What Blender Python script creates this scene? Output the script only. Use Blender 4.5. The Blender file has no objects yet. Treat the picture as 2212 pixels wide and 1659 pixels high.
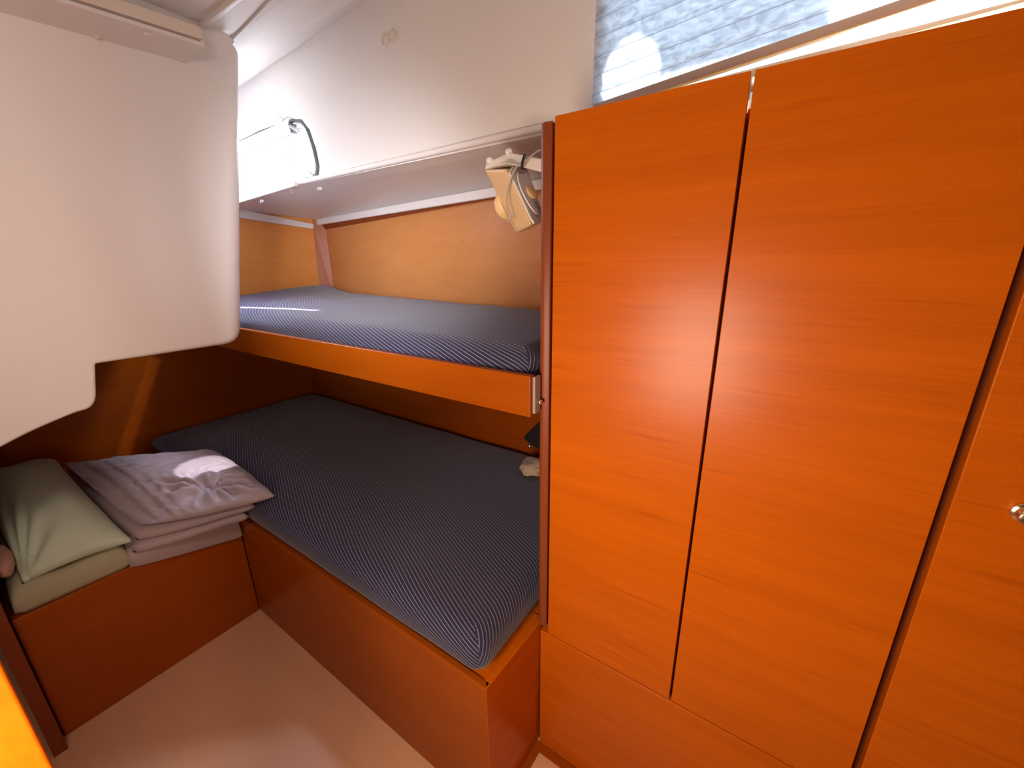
import bpy, bmesh, math, random
from mathutils import Vector, Matrix, noise

SC = bpy.context.scene
COL = SC.collection
random.seed(4)

# ------------------------------------------------------------------ camera
FPX = 878.99
EYE = Vector((0, 0, 1.30))
AX = (Vector((0.82838, 0.55996, -0.01480)), Vector((0.15026, -0.24759, -0.95714)), Vector((-0.53963, 0.79066, -0.28924)))  # right, down, forward
cam_data = bpy.data.cameras.new('camera')
cam_data.sensor_width = 36.0
cam_data.lens = 36.0 * FPX / 2212.0
cam_data.clip_start = 0.01
cam = bpy.data.objects.new('camera', cam_data)
COL.objects.link(cam)
r_, d_, f_ = AX
cam.matrix_world = Matrix(((r_.x, -d_.x, -f_.x, EYE.x), (r_.y, -d_.y, -f_.y, EYE.y), (r_.z, -d_.z, -f_.z, EYE.z), (0, 0, 0, 1)))
SC.camera = cam

# ------------------------------------------------------------------ world, lights, exposure
W = bpy.data.worlds.new('sky'); SC.world = W; W.use_nodes = True
bg = W.node_tree.nodes['Background']
bg.inputs['Color'].default_value = (0.80, 0.90, 1.0, 1)
bg.inputs['Strength'].default_value = 2.0
SC.view_settings.view_transform = 'Standard'
SC.view_settings.look = 'None'
SC.view_settings.gamma = 1.0
SC.view_settings.use_curve_mapping = False
SC.view_settings.exposure = 0.0


def area(name, loc, target, sx, sy, power, color, spread=180):
    l = bpy.data.lights.new(name, 'AREA'); l.shape = 'RECTANGLE'; l.size = sx; l.size_y = sy
    l.energy = power; l.color = color; l.spread = math.radians(spread)
    o = bpy.data.objects.new(name, l); COL.objects.link(o); o.location = loc
    o.rotation_euler = (Vector(target) - Vector(loc)).to_track_quat('-Z', 'Y').to_euler()
    return o


def spot(name, loc, target, power, color, angle, blend=0.05, radius=0.004):
    l = bpy.data.lights.new(name, 'SPOT'); l.energy = power; l.color = color
    l.spot_size = math.radians(angle); l.spot_blend = blend; l.shadow_soft_size = radius
    o = bpy.data.objects.new(name, l); COL.objects.link(o); o.location = loc
    o.rotation_euler = (Vector(target) - Vector(loc)).to_track_quat('-Z', 'Y').to_euler()
    return o


area('doorway_light', (-0.27, -0.22, 0.96), (-0.28, 0.7, 0.96), 0.30, 0.42, 11.0, (1.0, 0.74, 0.56))
area('bulkhead_fill', (-0.25, -0.30, 1.78), (-1.42, 0.33, 1.20), 0.35, 0.25, 1.9, (1.0, 0.78, 0.68), 92)  # added fill lamp to brighten the white bulkhead; no hatch is built
area('bunk_fill', (0.02, -0.32, 1.32), (-1.45, 1.15, 1.34), 0.18, 0.18, 2.0, (0.93, 0.93, 1.0), 36)  # added cool fill aimed into the upper bunk, no real source
area('porthole_daylight', (-1.74, 1.18, 1.86), (-1.66, 0.7, 1.38), 0.60, 0.34, 30, (0.86, 0.88, 1.0))
area('blind_glow_fill', (-1.88, 0.902, 1.69), (-1.72, 0.55, 1.15), 0.42, 0.10, 9.0, (0.72, 0.78, 1.0), 150)  # added lamp inboard of the blind cloth, stands in for its glow
area('window_daylight', (0.25, 1.30, 1.95), (0.25, 0.9, 1.85), 1.5, 0.5, 4.0, (0.50, 0.78, 1.0))
area('ledge_strip_fill', (-1.72, 0.926, 1.566), (-1.70, 0.785, 1.14), 0.60, 0.012, 0.9, (1.0, 0.98, 0.95), 4)  # added lamp hidden under the ledge, makes the sun strip on the mattress
spot('quilt_patch_spot', (-1.56, 0.57, 1.02), (-1.69, 0.480, 0.585), 13, (0.88, 0.90, 1.0), 25, 0.35)  # added unseen spot under the well, makes the bright patch on the quilt
st = area('aft_streak_lamp', (-2.10, 0.53, 0.80), (-2.44, 0.50, 0.68), 0.045, 0.44, 0.010, (1.0, 0.85, 0.65), 4)  # added unseen lamp, throws the light streak on the aft bulkhead
st.rotation_euler.rotate_axis('Z', math.radians(-28))
area('sill_fill', (0.36, 0.966, 1.668), (0.36, 0.925, 1.60), 1.40, 0.010, 0.55, (1.0, 0.86, 0.60), 50)  # added lamp inside the window gap to brighten the sill
spot('window_sun_left', (-0.36, 2.0, 2.35), (-0.338, 0.94, 1.655), 260, (1.0, 0.99, 0.95), 5.5, 0.1)
spot('window_sun_right', (0.45, 2.0, 2.25), (0.25, 0.94, 1.74), 900, (1.0, 0.99, 0.96), 24, 0.15)


# ------------------------------------------------------------------ pixel -> point on a real plane
def ray(x, y):
    return (AX[0] * (x - 1106.0) + AX[1] * (y - 829.5) + AX[2] * FPX).normalized()


def on(x, y, n, d):
    n = Vector(n); r = ray(x, y); return EYE + r * ((d - n.dot(EYE)) / n.dot(r))


def ox(x, y, v): return on(x, y, (1, 0, 0), v)
def oy(x, y, v): return on(x, y, (0, 1, 0), v)
def oz(x, y, v): return on(x, y, (0, 0, 1), v)


# ------------------------------------------------------------------ materials
def mat(name, color, rough=0.5, spec=0.5, metallic=0.0, coat=0.0, bump=0.0, bscale=200.0, mottle=0.0, mscale=6.0, **kw):
    m = bpy.data.materials.new(name); m.use_nodes = True
    nt = m.node_tree; b = nt.nodes['Principled BSDF']
    b.inputs['Base Color'].default_value = (*color, 1)
    b.inputs['Roughness'].default_value = rough
    b.inputs['Specular IOR Level'].default_value = spec
    b.inputs['Metallic'].default_value = metallic
    b.inputs['Coat Weight'].default_value = coat
    tc = nt.nodes.new('ShaderNodeTexCoord')
    if mottle:
        n = nt.nodes.new('ShaderNodeTexNoise'); n.inputs['Scale'].default_value = mscale; n.inputs['Detail'].default_value = 4
        nt.links.new(tc.outputs['Object'], n.inputs['Vector'])
        mx = nt.nodes.new('ShaderNodeMix'); mx.data_type = 'RGBA'
        mx.inputs['A'].default_value = (*[c * (1 - mottle) for c in color], 1)
        mx.inputs['B'].default_value = (*[min(1, c * (1 + mottle)) for c in color], 1)
        nt.links.new(n.outputs['Fac'], mx.inputs['Factor'])
        nt.links.new(mx.outputs['Result'], b.inputs['Base Color'])
    if bump:
        n = nt.nodes.new('ShaderNodeTexNoise'); n.inputs['Scale'].default_value = bscale; n.inputs['Detail'].default_value = 3
        nt.links.new(tc.outputs['Object'], n.inputs['Vector'])
        bp = nt.nodes.new('ShaderNodeBump'); bp.inputs['Strength'].default_value = bump; bp.inputs['Distance'].default_value = 0.002
        nt.links.new(n.outputs['Fac'], bp.inputs['Height']); nt.links.new(bp.outputs['Normal'], b.inputs['Normal'])
    for k, v in kw.items():
        b.inputs[k.replace('_', ' ')].default_value = v
    return m


def wood(name, light, dark, axis='x', rough=0.30, spec=0.5, fleck=0.35):
    """Fine straight veneer grain running along one axis, with short darker flecks."""
    m = bpy.data.materials.new(name); m.use_nodes = True
    nt = m.node_tree; b = nt.nodes['Principled BSDF']; L = nt.links.new
    tc = nt.nodes.new('ShaderNodeTexCoord')

    def stretched(long, across, detail):
        mp = nt.nodes.new('ShaderNodeMapping')
        s = {'x': (long, across, across), 'y': (across, long, across), 'z': (across, across, long)}[axis]
        mp.inputs['Scale'].default_value = s
        L(tc.outputs['Object'], mp.inputs['Vector'])
        n = nt.nodes.new('ShaderNodeTexNoise'); n.inputs['Scale'].default_value = 1.0; n.inputs['Detail'].default_value = detail
        n.inputs['Roughness'].default_value = 0.6
        L(mp.outputs['Vector'], n.inputs['Vector'])
        return n
    broad = stretched(1.5, 22, 3)
    fine = stretched(5, 260, 4)
    fl = stretched(5, 80, 2)
    r1 = nt.nodes.new('ShaderNodeMapRange'); r1.inputs['From Min'].default_value = 0.3; r1.inputs['From Max'].default_value = 0.7
    L(broad.outputs['Fac'], r1.inputs['Value'])
    r2 = nt.nodes.new('ShaderNodeMapRange'); r2.inputs['From Min'].default_value = 0.25; r2.inputs['From Max'].default_value = 0.75
    L(fine.outputs['Fac'], r2.inputs['Value'])
    r3 = nt.nodes.new('ShaderNodeMapRange'); r3.inputs['From Min'].default_value = 0.62; r3.inputs['From Max'].default_value = 0.78
    L(fl.outputs['Fac'], r3.inputs['Value'])
    a1 = nt.nodes.new('ShaderNodeMath'); a1.operation = 'MULTIPLY'; a1.inputs[1].default_value = 0.30; L(r1.outputs['Result'], a1.inputs[0])
    a2 = nt.nodes.new('ShaderNodeMath'); a2.operation = 'MULTIPLY_ADD'; a2.inputs[1].default_value = 0.28; L(r2.outputs['Result'], a2.inputs[0]); L(a1.outputs['Value'], a2.inputs[2])
    a3 = nt.nodes.new('ShaderNodeMath'); a3.operation = 'MULTIPLY_ADD'; a3.inputs[1].default_value = fleck; a3.use_clamp = True
    L(r3.outputs['Result'], a3.inputs[0]); L(a2.outputs['Value'], a3.inputs[2])
    mx = nt.nodes.new('ShaderNodeMix'); mx.data_type = 'RGBA'
    mx.inputs['A'].default_value = (*light, 1); mx.inputs['B'].default_value = (*dark, 1)
    L(a3.outputs['Value'], mx.inputs['Factor']); L(mx.outputs['Result'], b.inputs['Base Color'])
    b.inputs['Roughness'].default_value = rough; b.inputs['Specular IOR Level'].default_value = spec * 0.45
    return m


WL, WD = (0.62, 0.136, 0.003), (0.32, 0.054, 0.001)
M = {}
M['wood_x'] = wood('orange_veneer_lengthwise', WL, WD, 'x')
M['wood_y'] = wood('orange_veneer_crosswise', WL, WD, 'y')
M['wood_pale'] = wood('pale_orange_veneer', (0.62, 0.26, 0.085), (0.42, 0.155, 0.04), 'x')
M['wood_lit_y'] = wood('lit_orange_veneer_crosswise', (0.80, 0.34, 0.09), (0.58, 0.21, 0.04), 'y')  # brighter copy of the veneer, daylight on the aft panel put into the colour
M['wood_z'] = wood('red_brown_hardwood', (0.26, 0.060, 0.016), (0.14, 0.03, 0.008), 'z', rough=0.38, spec=0.5)
M['wood_dim'] = wood('dimmed_orange_veneer', (0.38, 0.080, 0.002), (0.23, 0.042, 0.001), 'x')  # orange veneer with shade put into the colour; also serves brown trim
M['wood_dim_y'] = wood('dimmed_orange_veneer_crosswise', (0.38, 0.080, 0.002), (0.23, 0.042, 0.001), 'y')  # same shade in its colour, grain across
M['floor'] = wood('pale_floorboard', (0.82, 0.49, 0.29), (0.70, 0.39, 0.22), 'x', rough=0.30, spec=0.55, fleck=0.15)
M['white'] = mat('white_gelcoat', (0.80, 0.765, 0.735), 0.38, 0.45, mottle=0.015, mscale=3)
M['white_vinyl'] = mat('white_liner', (0.80, 0.77, 0.74), 0.55, 0.35, bump=0.05, bscale=300)
M['beige'] = mat('cream_timber_paint', (0.74, 0.66, 0.56), 0.5)
M['honey'] = wood('honey_pale_wood', (0.85, 0.62, 0.30), (0.72, 0.47, 0.19), 'x')
M['plastic_lit'] = mat('orange_lit_plastic', (0.82, 0.56, 0.27), 0.42, 0.45)  # white fan plastic with orange light from the lockers put into its colour
M['white_plastic'] = mat('white_plastic', (0.80, 0.76, 0.70), 0.35, 0.5)
M['clear_plastic'] = mat('frosted_plastic', (0.80, 0.77, 0.75), 0.25, 0.5)
M['grey_plastic'] = mat('grey_plastic', (0.32, 0.27, 0.25), 0.5)
M['black'] = mat('black_plastic', (0.010, 0.010, 0.011), 0.45)
M['rubber'] = mat('grey_rubber_seal', (0.055, 0.055, 0.06), 0.6)
M['alu'] = mat('brushed_aluminium', (0.72, 0.72, 0.74), 0.3, metallic=1.0)
M['brass'] = mat('polished_brass', (0.85, 0.70, 0.45), 0.22, metallic=1.0)
M['sage'] = mat('sage_green_cotton', (0.58, 0.67, 0.51), 0.9, 0.1, bump=0.25, bscale=500, mottle=0.06)
M['olive'] = mat('olive_cotton', (0.42, 0.40, 0.26), 0.9, 0.1, bump=0.25, bscale=400, mottle=0.08)
M['mauve'] = mat('mauve_satin_quilt', (0.42, 0.325, 0.335), 0.5, 0.35, bump=0.15, bscale=350, mottle=0.05, Sheen_Weight=0.35)
M['pink'] = mat('dusty_pink_cotton', (0.60, 0.36, 0.28), 0.85, 0.1)
M['dark_cloth'] = mat('black_cloth', (0.012, 0.012, 0.014), 0.9, 0.1, bump=0.3)
M['tan_cloth'] = mat('pale_tan_cloth', (0.52, 0.40, 0.28), 0.9, 0.1, bump=0.3, bscale=120)
M['cable'] = mat('grey_cable', (0.45, 0.38, 0.32), 0.5)


def striped():
    m = bpy.data.materials.new('navy_pinstripe_fabric'); m.use_nodes = True
    nt = m.node_tree; b = nt.nodes['Principled BSDF']; L = nt.links.new
    uv = nt.nodes.new('ShaderNodeUVMap'); uv.uv_map = 'weave'
    sp = nt.nodes.new('ShaderNodeSeparateXYZ'); L(uv.outputs['UV'], sp.inputs['Vector'])
    mo = nt.nodes.new('ShaderNodeMath'); mo.operation = 'FRACT'; L(sp.outputs['X'], mo.inputs[0])
    s1 = nt.nodes.new('ShaderNodeMath'); s1.operation = 'SUBTRACT'; s1.inputs[1].default_value = 0.5; L(mo.outputs['Value'], s1.inputs[0])
    s2 = nt.nodes.new('ShaderNodeMath'); s2.operation = 'ABSOLUTE'; L(s1.outputs['Value'], s2.inputs[0])
    r = nt.nodes.new('ShaderNodeMapRange'); r.inputs['From Min'].default_value = 0.05; r.inputs['From Max'].default_value = 0.13
    r.inputs['To Min'].default_value = 1; r.inputs['To Max'].default_value = 0
    L(s2.outputs['Value'], r.inputs['Value'])
    mx = nt.nodes.new('ShaderNodeMix'); mx.data_type = 'RGBA'
    mx.inputs['A'].default_value = (0.024, 0.025, 0.064, 1); mx.inputs['B'].default_value = (0.24, 0.24, 0.32, 1)
    L(r.outputs['Result'], mx.inputs['Factor']); L(mx.outputs['Result'], b.inputs['Base Color'])
    b.inputs['Roughness'].default_value = 0.85; b.inputs['Specular IOR Level'].default_value = 0.15
    b.inputs['Sheen Weight'].default_value = 0.25
    bp = nt.nodes.new('ShaderNodeBump'); bp.inputs['Strength'].default_value = 0.2; bp.inputs['Distance'].default_value = 0.001
    L(r.outputs['Result'], bp.inputs['Height']); L(bp.outputs['Normal'], b.inputs['Normal'])
    return m


M['stripe'] = striped()


def glass(name, tint, gloss=0.06):
    m = bpy.data.materials.new(name); m.use_nodes = True
    nt = m.node_tree; nt.nodes.remove(nt.nodes['Principled BSDF']); out = nt.nodes['Material Output']
    t = nt.nodes.new('ShaderNodeBsdfTransparent'); t.inputs['Color'].default_value = (*tint, 1)
    g = nt.nodes.new('ShaderNodeBsdfGlossy'); g.inputs['Roughness'].default_value = 0.02
    mx = nt.nodes.new('ShaderNodeMixShader'); mx.inputs['Fac'].default_value = gloss
    nt.links.new(t.outputs[0], mx.inputs[1]); nt.links.new(g.outputs[0], mx.inputs[2]); nt.links.new(mx.outputs[0], out.inputs['Surface'])
    return m


def blind_cloth(name, color, trans, mottle):
    """Thin pleated fabric: lets daylight glow through, with a crinkled fibre pattern."""
    m = bpy.data.materials.new(name); m.use_nodes = True
    nt = m.node_tree; nt.nodes.remove(nt.nodes['Principled BSDF']); out = nt.nodes['Material Output']; L = nt.links.new
    tc = nt.nodes.new('ShaderNodeTexCoord')
    mp = nt.nodes.new('ShaderNodeMapping'); mp.inputs['Scale'].default_value = (45, 45, 90)
    L(tc.outputs['Object'], mp.inputs['Vector'])
    n = nt.nodes.new('ShaderNodeTexNoise'); n.inputs['Scale'].default_value = 1; n.inputs['Detail'].default_value = 5; n.inputs['Distortion'].default_value = 0.6
    L(mp.outputs['Vector'], n.inputs['Vector'])
    r = nt.nodes.new('ShaderNodeMapRange'); r.inputs['From Min'].default_value = 0.35; r.inputs['From Max'].default_value = 0.65
    L(n.outputs['Fac'], r.inputs['Value'])
    mx = nt.nodes.new('ShaderNodeMix'); mx.data_type = 'RGBA'
    mx.inputs['A'].default_value = (*[c * (1 - mottle) for c in color], 1); mx.inputs['B'].default_value = (*color, 1)
    L(r.outputs['Result'], mx.inputs['Factor'])
    d = nt.nodes.new('ShaderNodeBsdfDiffuse'); t = nt.nodes.new('ShaderNodeBsdfTranslucent')
    L(mx.outputs['Result'], d.inputs['Color']); L(mx.outputs['Result'], t.inputs['Color'])
    ms = nt.nodes.new('ShaderNodeMixShader'); ms.inputs['Fac'].default_value = trans
    L(d.outputs[0], ms.inputs[1]); L(t.outputs[0], ms.inputs[2]); L(ms.outputs[0], out.inputs['Surface'])
    return m


M['glass'] = glass('clear_glass', (0.95, 0.98, 1.0))
M['blind_blue'] = blind_cloth('pale_blue_pleated_cloth', (0.70, 0.76, 0.86), 0.55, 0.38)
M['blind_seam'] = blind_cloth('grey_blue_seam_cloth', (0.42, 0.46, 0.54), 0.45, 0.15)
M['blind_cream'] = blind_cloth('cream_pleated_cloth', (0.90, 0.88, 0.83), 0.7, 0.05)


# ------------------------------------------------------------------ builders
def link(name, bm, m, parent=None, smooth=False, bevel=0.0, seg=2, angle=30):
    """One mesh object; verts are given in world space, the origin goes to the mesh's middle (or the parent)."""
    me = bpy.data.meshes.new(name)
    bmesh.ops.recalc_face_normals(bm, faces=bm.faces)
    bm.to_mesh(me); bm.free()
    o = bpy.data.objects.new(name, me); COL.objects.link(o)
    me.materials.append(M[m] if isinstance(m, str) else m)
    if smooth:
        for p in me.polygons: p.use_smooth = True
    if bevel:
        md = o.modifiers.new('bevel', 'BEVEL'); md.width = bevel; md.segments = seg; md.limit_method = 'ANGLE'; md.angle_limit = math.radians(angle)
        for p in me.polygons: p.use_smooth = True
        wn = o.modifiers.new('wn', 'WEIGHTED_NORMAL'); wn.keep_sharp = True
    if parent:
        base = Vector((0, 0, 0)); q = parent
        while q: base += q.location; q = q.parent
        me.transform(Matrix.Translation(-base)); o.parent = parent
    return o


def thing(name, label, cat, loc, group=None):
    o = bpy.data.objects.new(name, None); COL.objects.link(o); o.empty_display_size = 0.05
    o.location = loc; o['label'] = label; o['category'] = cat
    if group: o['group'] = group
    return o


def tag(o, label, cat, group=None):
    o['label'] = label; o['category'] = cat
    if group: o['group'] = group
    return o


def struct(o, label, cat):
    o['kind'] = 'structure'; o['label'] = label; o['category'] = cat
    return o


def box(bm, a, b):
    x0, x1 = sorted((a[0], b[0])); y0, y1 = sorted((a[1], b[1])); z0, z1 = sorted((a[2], b[2]))
    v = [bm.verts.new(p) for p in ((x0, y0, z0), (x1, y0, z0), (x1, y1, z0), (x0, y1, z0), (x0, y0, z1), (x1, y0, z1), (x1, y1, z1), (x0, y1, z1))]
    for f in ((3, 2, 1, 0), (4, 5, 6, 7), (0, 1, 5, 4), (1, 2, 6, 5), (2, 3, 7, 6), (3, 0, 4, 7)):
        bm.faces.new([v[i] for i in f])
    return v


def bx(a, b):
    bm = bmesh.new(); box(bm, a, b); return bm


def hexa(pts, bm=None):
    """Eight corners: bottom ring then top ring."""
    bm = bm or bmesh.new()
    v = [bm.verts.new(p) for p in pts]
    for f in ((3, 2, 1, 0), (4, 5, 6, 7), (0, 1, 5, 4), (1, 2, 6, 5), (2, 3, 7, 6), (3, 0, 4, 7)):
        bm.faces.new([v[i] for i in f])
    return bm


def slab(quad, off, bm=None):
    """A four-cornered plate with thickness along the vector off."""
    off = Vector(off)
    return hexa([Vector(q) for q in quad] + [Vector(q) + off for q in quad], bm)


def prism(outline, off, bm=None):
    bm = bm or bmesh.new(); off = Vector(off)
    a = [bm.verts.new(p) for p in outline]; b = [bm.verts.new(Vector(p) + off) for p in outline]
    n = len(a)
    bm.faces.new(a); bm.faces.new(list(reversed(b)))
    for i in range(n): bm.faces.new((a[i], b[i], b[(i + 1) % n], a[(i + 1) % n]))
    return bm


def smooth_path(pts, n=6):
    pts = [Vector(p) for p in pts]; out = []
    for i in range(len(pts) - 1):
        p0 = pts[max(i - 1, 0)]; p1 = pts[i]; p2 = pts[i + 1]; p3 = pts[min(i + 2, len(pts) - 1)]
        for k in range(n):
            t = k / n
            out.append(0.5 * ((2 * p1) + (p2 - p0) * t + (2 * p0 - 5 * p1 + 4 * p2 - p3) * t * t + (3 * p1 - p0 - 3 * p2 + p3) * t ** 3))
    out.append(pts[-1]); return out


def tube(pts, r, bm=None, seg=10, closed=False, flat=1.0):
    bm = bm or bmesh.new(); pts = [Vector(p) for p in pts]; n = len(pts); rings = []
    up = None
    for i in range(n):
        if closed: t = (pts[(i + 1) % n] - pts[i - 1]).normalized()
        else: t = (pts[min(i + 1, n - 1)] - pts[max(i - 1, 0)]).normalized()
        if up is None: up = Vector((0, 0, 1)) if abs(t.z) < 0.9 else Vector((1, 0, 0))
        s = t.cross(up).normalized(); up = s.cross(t).normalized()
        rings.append([bm.verts.new(pts[i] + (s * math.cos(a) * flat + up * math.sin(a)) * r) for a in [2 * math.pi * k / seg for k in range(seg)]])
    for i in range(n if closed else n - 1):
        A, B = rings[i], rings[(i + 1) % n]
        for k in range(seg): bm.faces.new((A[k], A[(k + 1) % seg], B[(k + 1) % seg], B[k]))
    if not closed:
        bm.faces.new(list(reversed(rings[0]))); bm.faces.new(rings[-1])
    return bm


def lathe(c, axis, prof, bm=None, seg=24):
    """prof: (radius, height along axis) pairs."""
    bm = bm or bmesh.new(); axis = Vector(axis).normalized(); c = Vector(c)
    u = axis.orthogonal().normalized(); v = axis.cross(u)
    rings = []
    for r, h in prof:
        rings.append([bm.verts.new(c + axis * h + (u * math.cos(a) + v * math.sin(a)) * max(r, 1e-5)) for a in [2 * math.pi * k / seg for k in range(seg)]])
    for A, B in zip(rings, rings[1:]):
        for k in range(seg): bm.faces.new((A[k], A[(k + 1) % seg], B[(k + 1) % seg], B[k]))
    bm.faces.new(list(reversed(rings[0]))); bm.faces.new(rings[-1])
    bmesh.ops.remove_doubles(bm, verts=bm.verts, dist=1e-5)
    return bm


def plate_with_hole(outer, hole, y0):
    """A flat sheet in the plane y = y0 with one hole; outer and hole are (x, z) loops."""
    bm = bmesh.new()
    es = []
    for loop in (outer,) + tuple(hole):
        vs = [bm.verts.new((x, y0, z)) for x, z in loop]
        for i in range(len(vs)): es.append(bm.edges.new((vs[i], vs[(i + 1) % len(vs)])))
    bmesh.ops.triangle_fill(bm, edges=es, use_beauty=True)
    return bm


def round_loop(pts, rad, n=6):
    """Round the corners of a 2-D polygon; rad may be a list."""
    out = []; N = len(pts)
    for i in range(N):
        p = Vector(pts[i]); a = Vector(pts[i - 1]); b = Vector(pts[(i + 1) % N])
        r = rad[i] if isinstance(rad, (list, tuple)) else rad
        da = (a - p); db = (b - p)
        r = min(r, da.length * 0.49, db.length * 0.49)
        s = p + da.normalized() * r; e = p + db.normalized() * r
        for k in range(n + 1):
            t = k / n
            out.append(tuple(s * (1 - t) ** 2 + p * 2 * t * (1 - t) + e * t * t))
    return out


# ================================================================== SETTING
XE = -1.555          # face of the aft bench
YB = 0.492           # face of the lower berth
YL = 0.700           # face of the lockers
ZT = 0.428           # top of berth and bench boxes
XA = -2.44           # aft bulkhead
YW = 0.95            # white cabin side above the berth

struct(link('floor', bx((XA - 0.03, -1.30, -0.04), (1.25, 1.6, 0.0)), 'floor'), 'pale wooden cabin floor between the berth and the bench', 'floor')
# a floor-board joint runs across near the bench
struct(link('wall_aft', prism([(XA, y, z) for y, z in ((-1.33, 0), (1.75, 0), (1.75, 1.60), (0.96, 1.60), (0.96, 2.3), (-1.33, 2.3))], (-0.03, 0, 0)), 'wood_dim_y'), 'orange wood bulkhead at the far end of the bunks', 'wall')  # darkness under the bunks put into its colour
struct(link('wall_behind', plate_with_hole([(XA, 0.0), (1.25, 0.0), (1.25, 2.1), (XA, 2.1)], [[(-0.20, 0.06), (0.60, 0.06), (0.60, 1.80), (-0.20, 1.80)]], -0.50), 'wood_z'), 'wood wall with the cabin doorway behind the viewer', 'wall')
struct(link('wall_saloon', bx((XA - 0.03, -1.33, -0.04), (1.28, -1.30, 2.2)), 'wood_z'), 'dark wood wall of the saloon beyond the doorway', 'wall')
struct(link('wall_right', bx((1.25, -1.33, -0.04), (1.28, 1.45, 2.3)), 'wood_z'), 'wood wall at the right end of the cabin', 'wall')
# lower hull lining behind the lower berth and the outboard panel behind the upper berth
struct(link('wall_hull', bx((XA, 1.33, 0.0), (-0.36, 1.36, 1.02)), 'wood_dim'), 'wood lining behind the lower berth, shade put into its colour', 'wall')
PN = Vector((0.188, 0.982, 0)); PD = PN.dot(Vector((-0.35, 1.15, 0)))
def pan(x, y, d=0.0): return on(x, y, PN, PD - d)
tl, br = pan(715, 495), pan(1160, 412)
def panel_at(x, z, d=0.0): return Vector((x, (PD - d - PN.x * x) / PN.y, z))
zl = pan(715, 493).z; zr = pan(1060, 430).z
kz = (zr - zl) / (pan(1060, 430).x - pan(715, 493).x)
def ptop(x): return zl + kz * (x - pan(715, 493).x)
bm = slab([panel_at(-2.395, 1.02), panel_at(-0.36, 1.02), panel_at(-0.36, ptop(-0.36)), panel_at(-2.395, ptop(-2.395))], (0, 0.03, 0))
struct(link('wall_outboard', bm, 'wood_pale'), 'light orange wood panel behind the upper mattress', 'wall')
struct(link('trim_aft_lit_panel', bx((XA - 0.001, 0.66, 1.022), (XA + 0.003, 1.60, 1.60)), 'wood_lit_y'), 'orange wood panel at the far end of the upper bunk, light put into its colour', 'trim')  # thin sheet over the aft bulkhead, brightened by colour to look lit
# narrow corner panel between aft bulkhead and outboard panel
a0 = ox(689, 640, XA); a1 = ox(674, 488, XA); c0 = panel_at(-2.395, 1.02); c1 = panel_at(-2.395, 1.56)
struct(link('trim_corner', slab([Vector((XA, a0.y, 1.02)), c0, c1, Vector((XA, a1.y, 1.56))], (-0.02, 0.03, 0)), 'wood_dim_y'), 'narrow dark corner strip in the far corner above the upper mattress', 'trim')

# ---- white cabin side with porthole and the long window
L4a, L4b = oy(523, 185, YW), oy(790, 0, YW)
k4 = (L4b.z - L4a.z) / (L4b.x - L4a.x)
def z4(x): return L4a.z + k4 * (x - L4a.x)
ZS = 1.585
halo_px = [(505, 296), (545, 268), (598, 243), (640, 240), (668, 262), (694, 305), (711, 350), (716, 388), (704, 402), (664, 412), (600, 427), (505, 448)]
halo = []
for px, py in halo_px:
    p = oy(px, py, YW); halo.append((p.x, max(p.z, ZS + 0.004)))
gask_px = [(500, 318), (560, 290), (640, 262), (655, 264), (669, 283), (681, 320), (690, 362), (688, 380), (672, 389), (640, 395), (580, 409), (500, 427)]
YG = 1.00
gask = [oy(px, py, YG) + Vector((0, 0, 0.004)) for px, py in gask_px]
win = [(-0.400, 1.615), (1.10, 1.65), (1.10, 1.99), (-0.385, 1.93)]
bm = plate_with_hole([(XA, ZS), (1.22, ZS), (1.22, z4(1.22)), (-0.385, z4(-0.385)), (XA, z4(XA))], [halo, win], YW)
# flared reveal round the porthole
hv = [bm.verts.new((x, YW, z)) for x, z in halo]; gv = [bm.verts.new(p) for p in gask]
for i in range(len(hv)): bm.faces.new((hv[i], hv[(i + 1) % len(hv)], gv[(i + 1) % len(gv)], gv[i]))
# reveal of the long window
wv = [bm.verts.new((x, YW, z)) for x, z in win]; wo = [bm.verts.new((x, YW + 0.07, z)) for x, z in win]
for i in range(4): bm.faces.new((wv[i], wv[(i + 1) % 4], wo[(i + 1) % 4], wo[i]))
bmesh.ops.remove_doubles(bm, verts=bm.verts, dist=1e-5)
wall_back = struct(link('wall_back', bm, 'white_vinyl'), 'white cabin side above the upper berth with the porthole', 'wall')

# soffit under the white side: front rim, sloping underside, back lip
s_bl, s_br = pan(658, 481, 0.02), pan(1165, 392, 0.02)
def sback(x): t = (x - s_br.x) / (s_bl.x - s_br.x); return s_br.lerp(s_bl, t)
B0, B1 = sback(XA), sback(-0.36)
bm = bmesh.new()
rim = 0.012
hexa([(XA, YW - 0.012, ZS - 0.004), (-0.36, YW - 0.012, ZS + 0.008), B1, B0, (XA, YW - 0.012, ZS + rim), (-0.36, YW - 0.012, ZS + rim + 0.012), B1 + Vector((0, 0, 0.03)), B0 + Vector((0, 0, 0.03))], bm)
struct(link('trim_soffit', bm, 'white', bevel=0.006, seg=3), 'white moulded ledge under the cabin side above the upper berth', 'trim')
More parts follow.
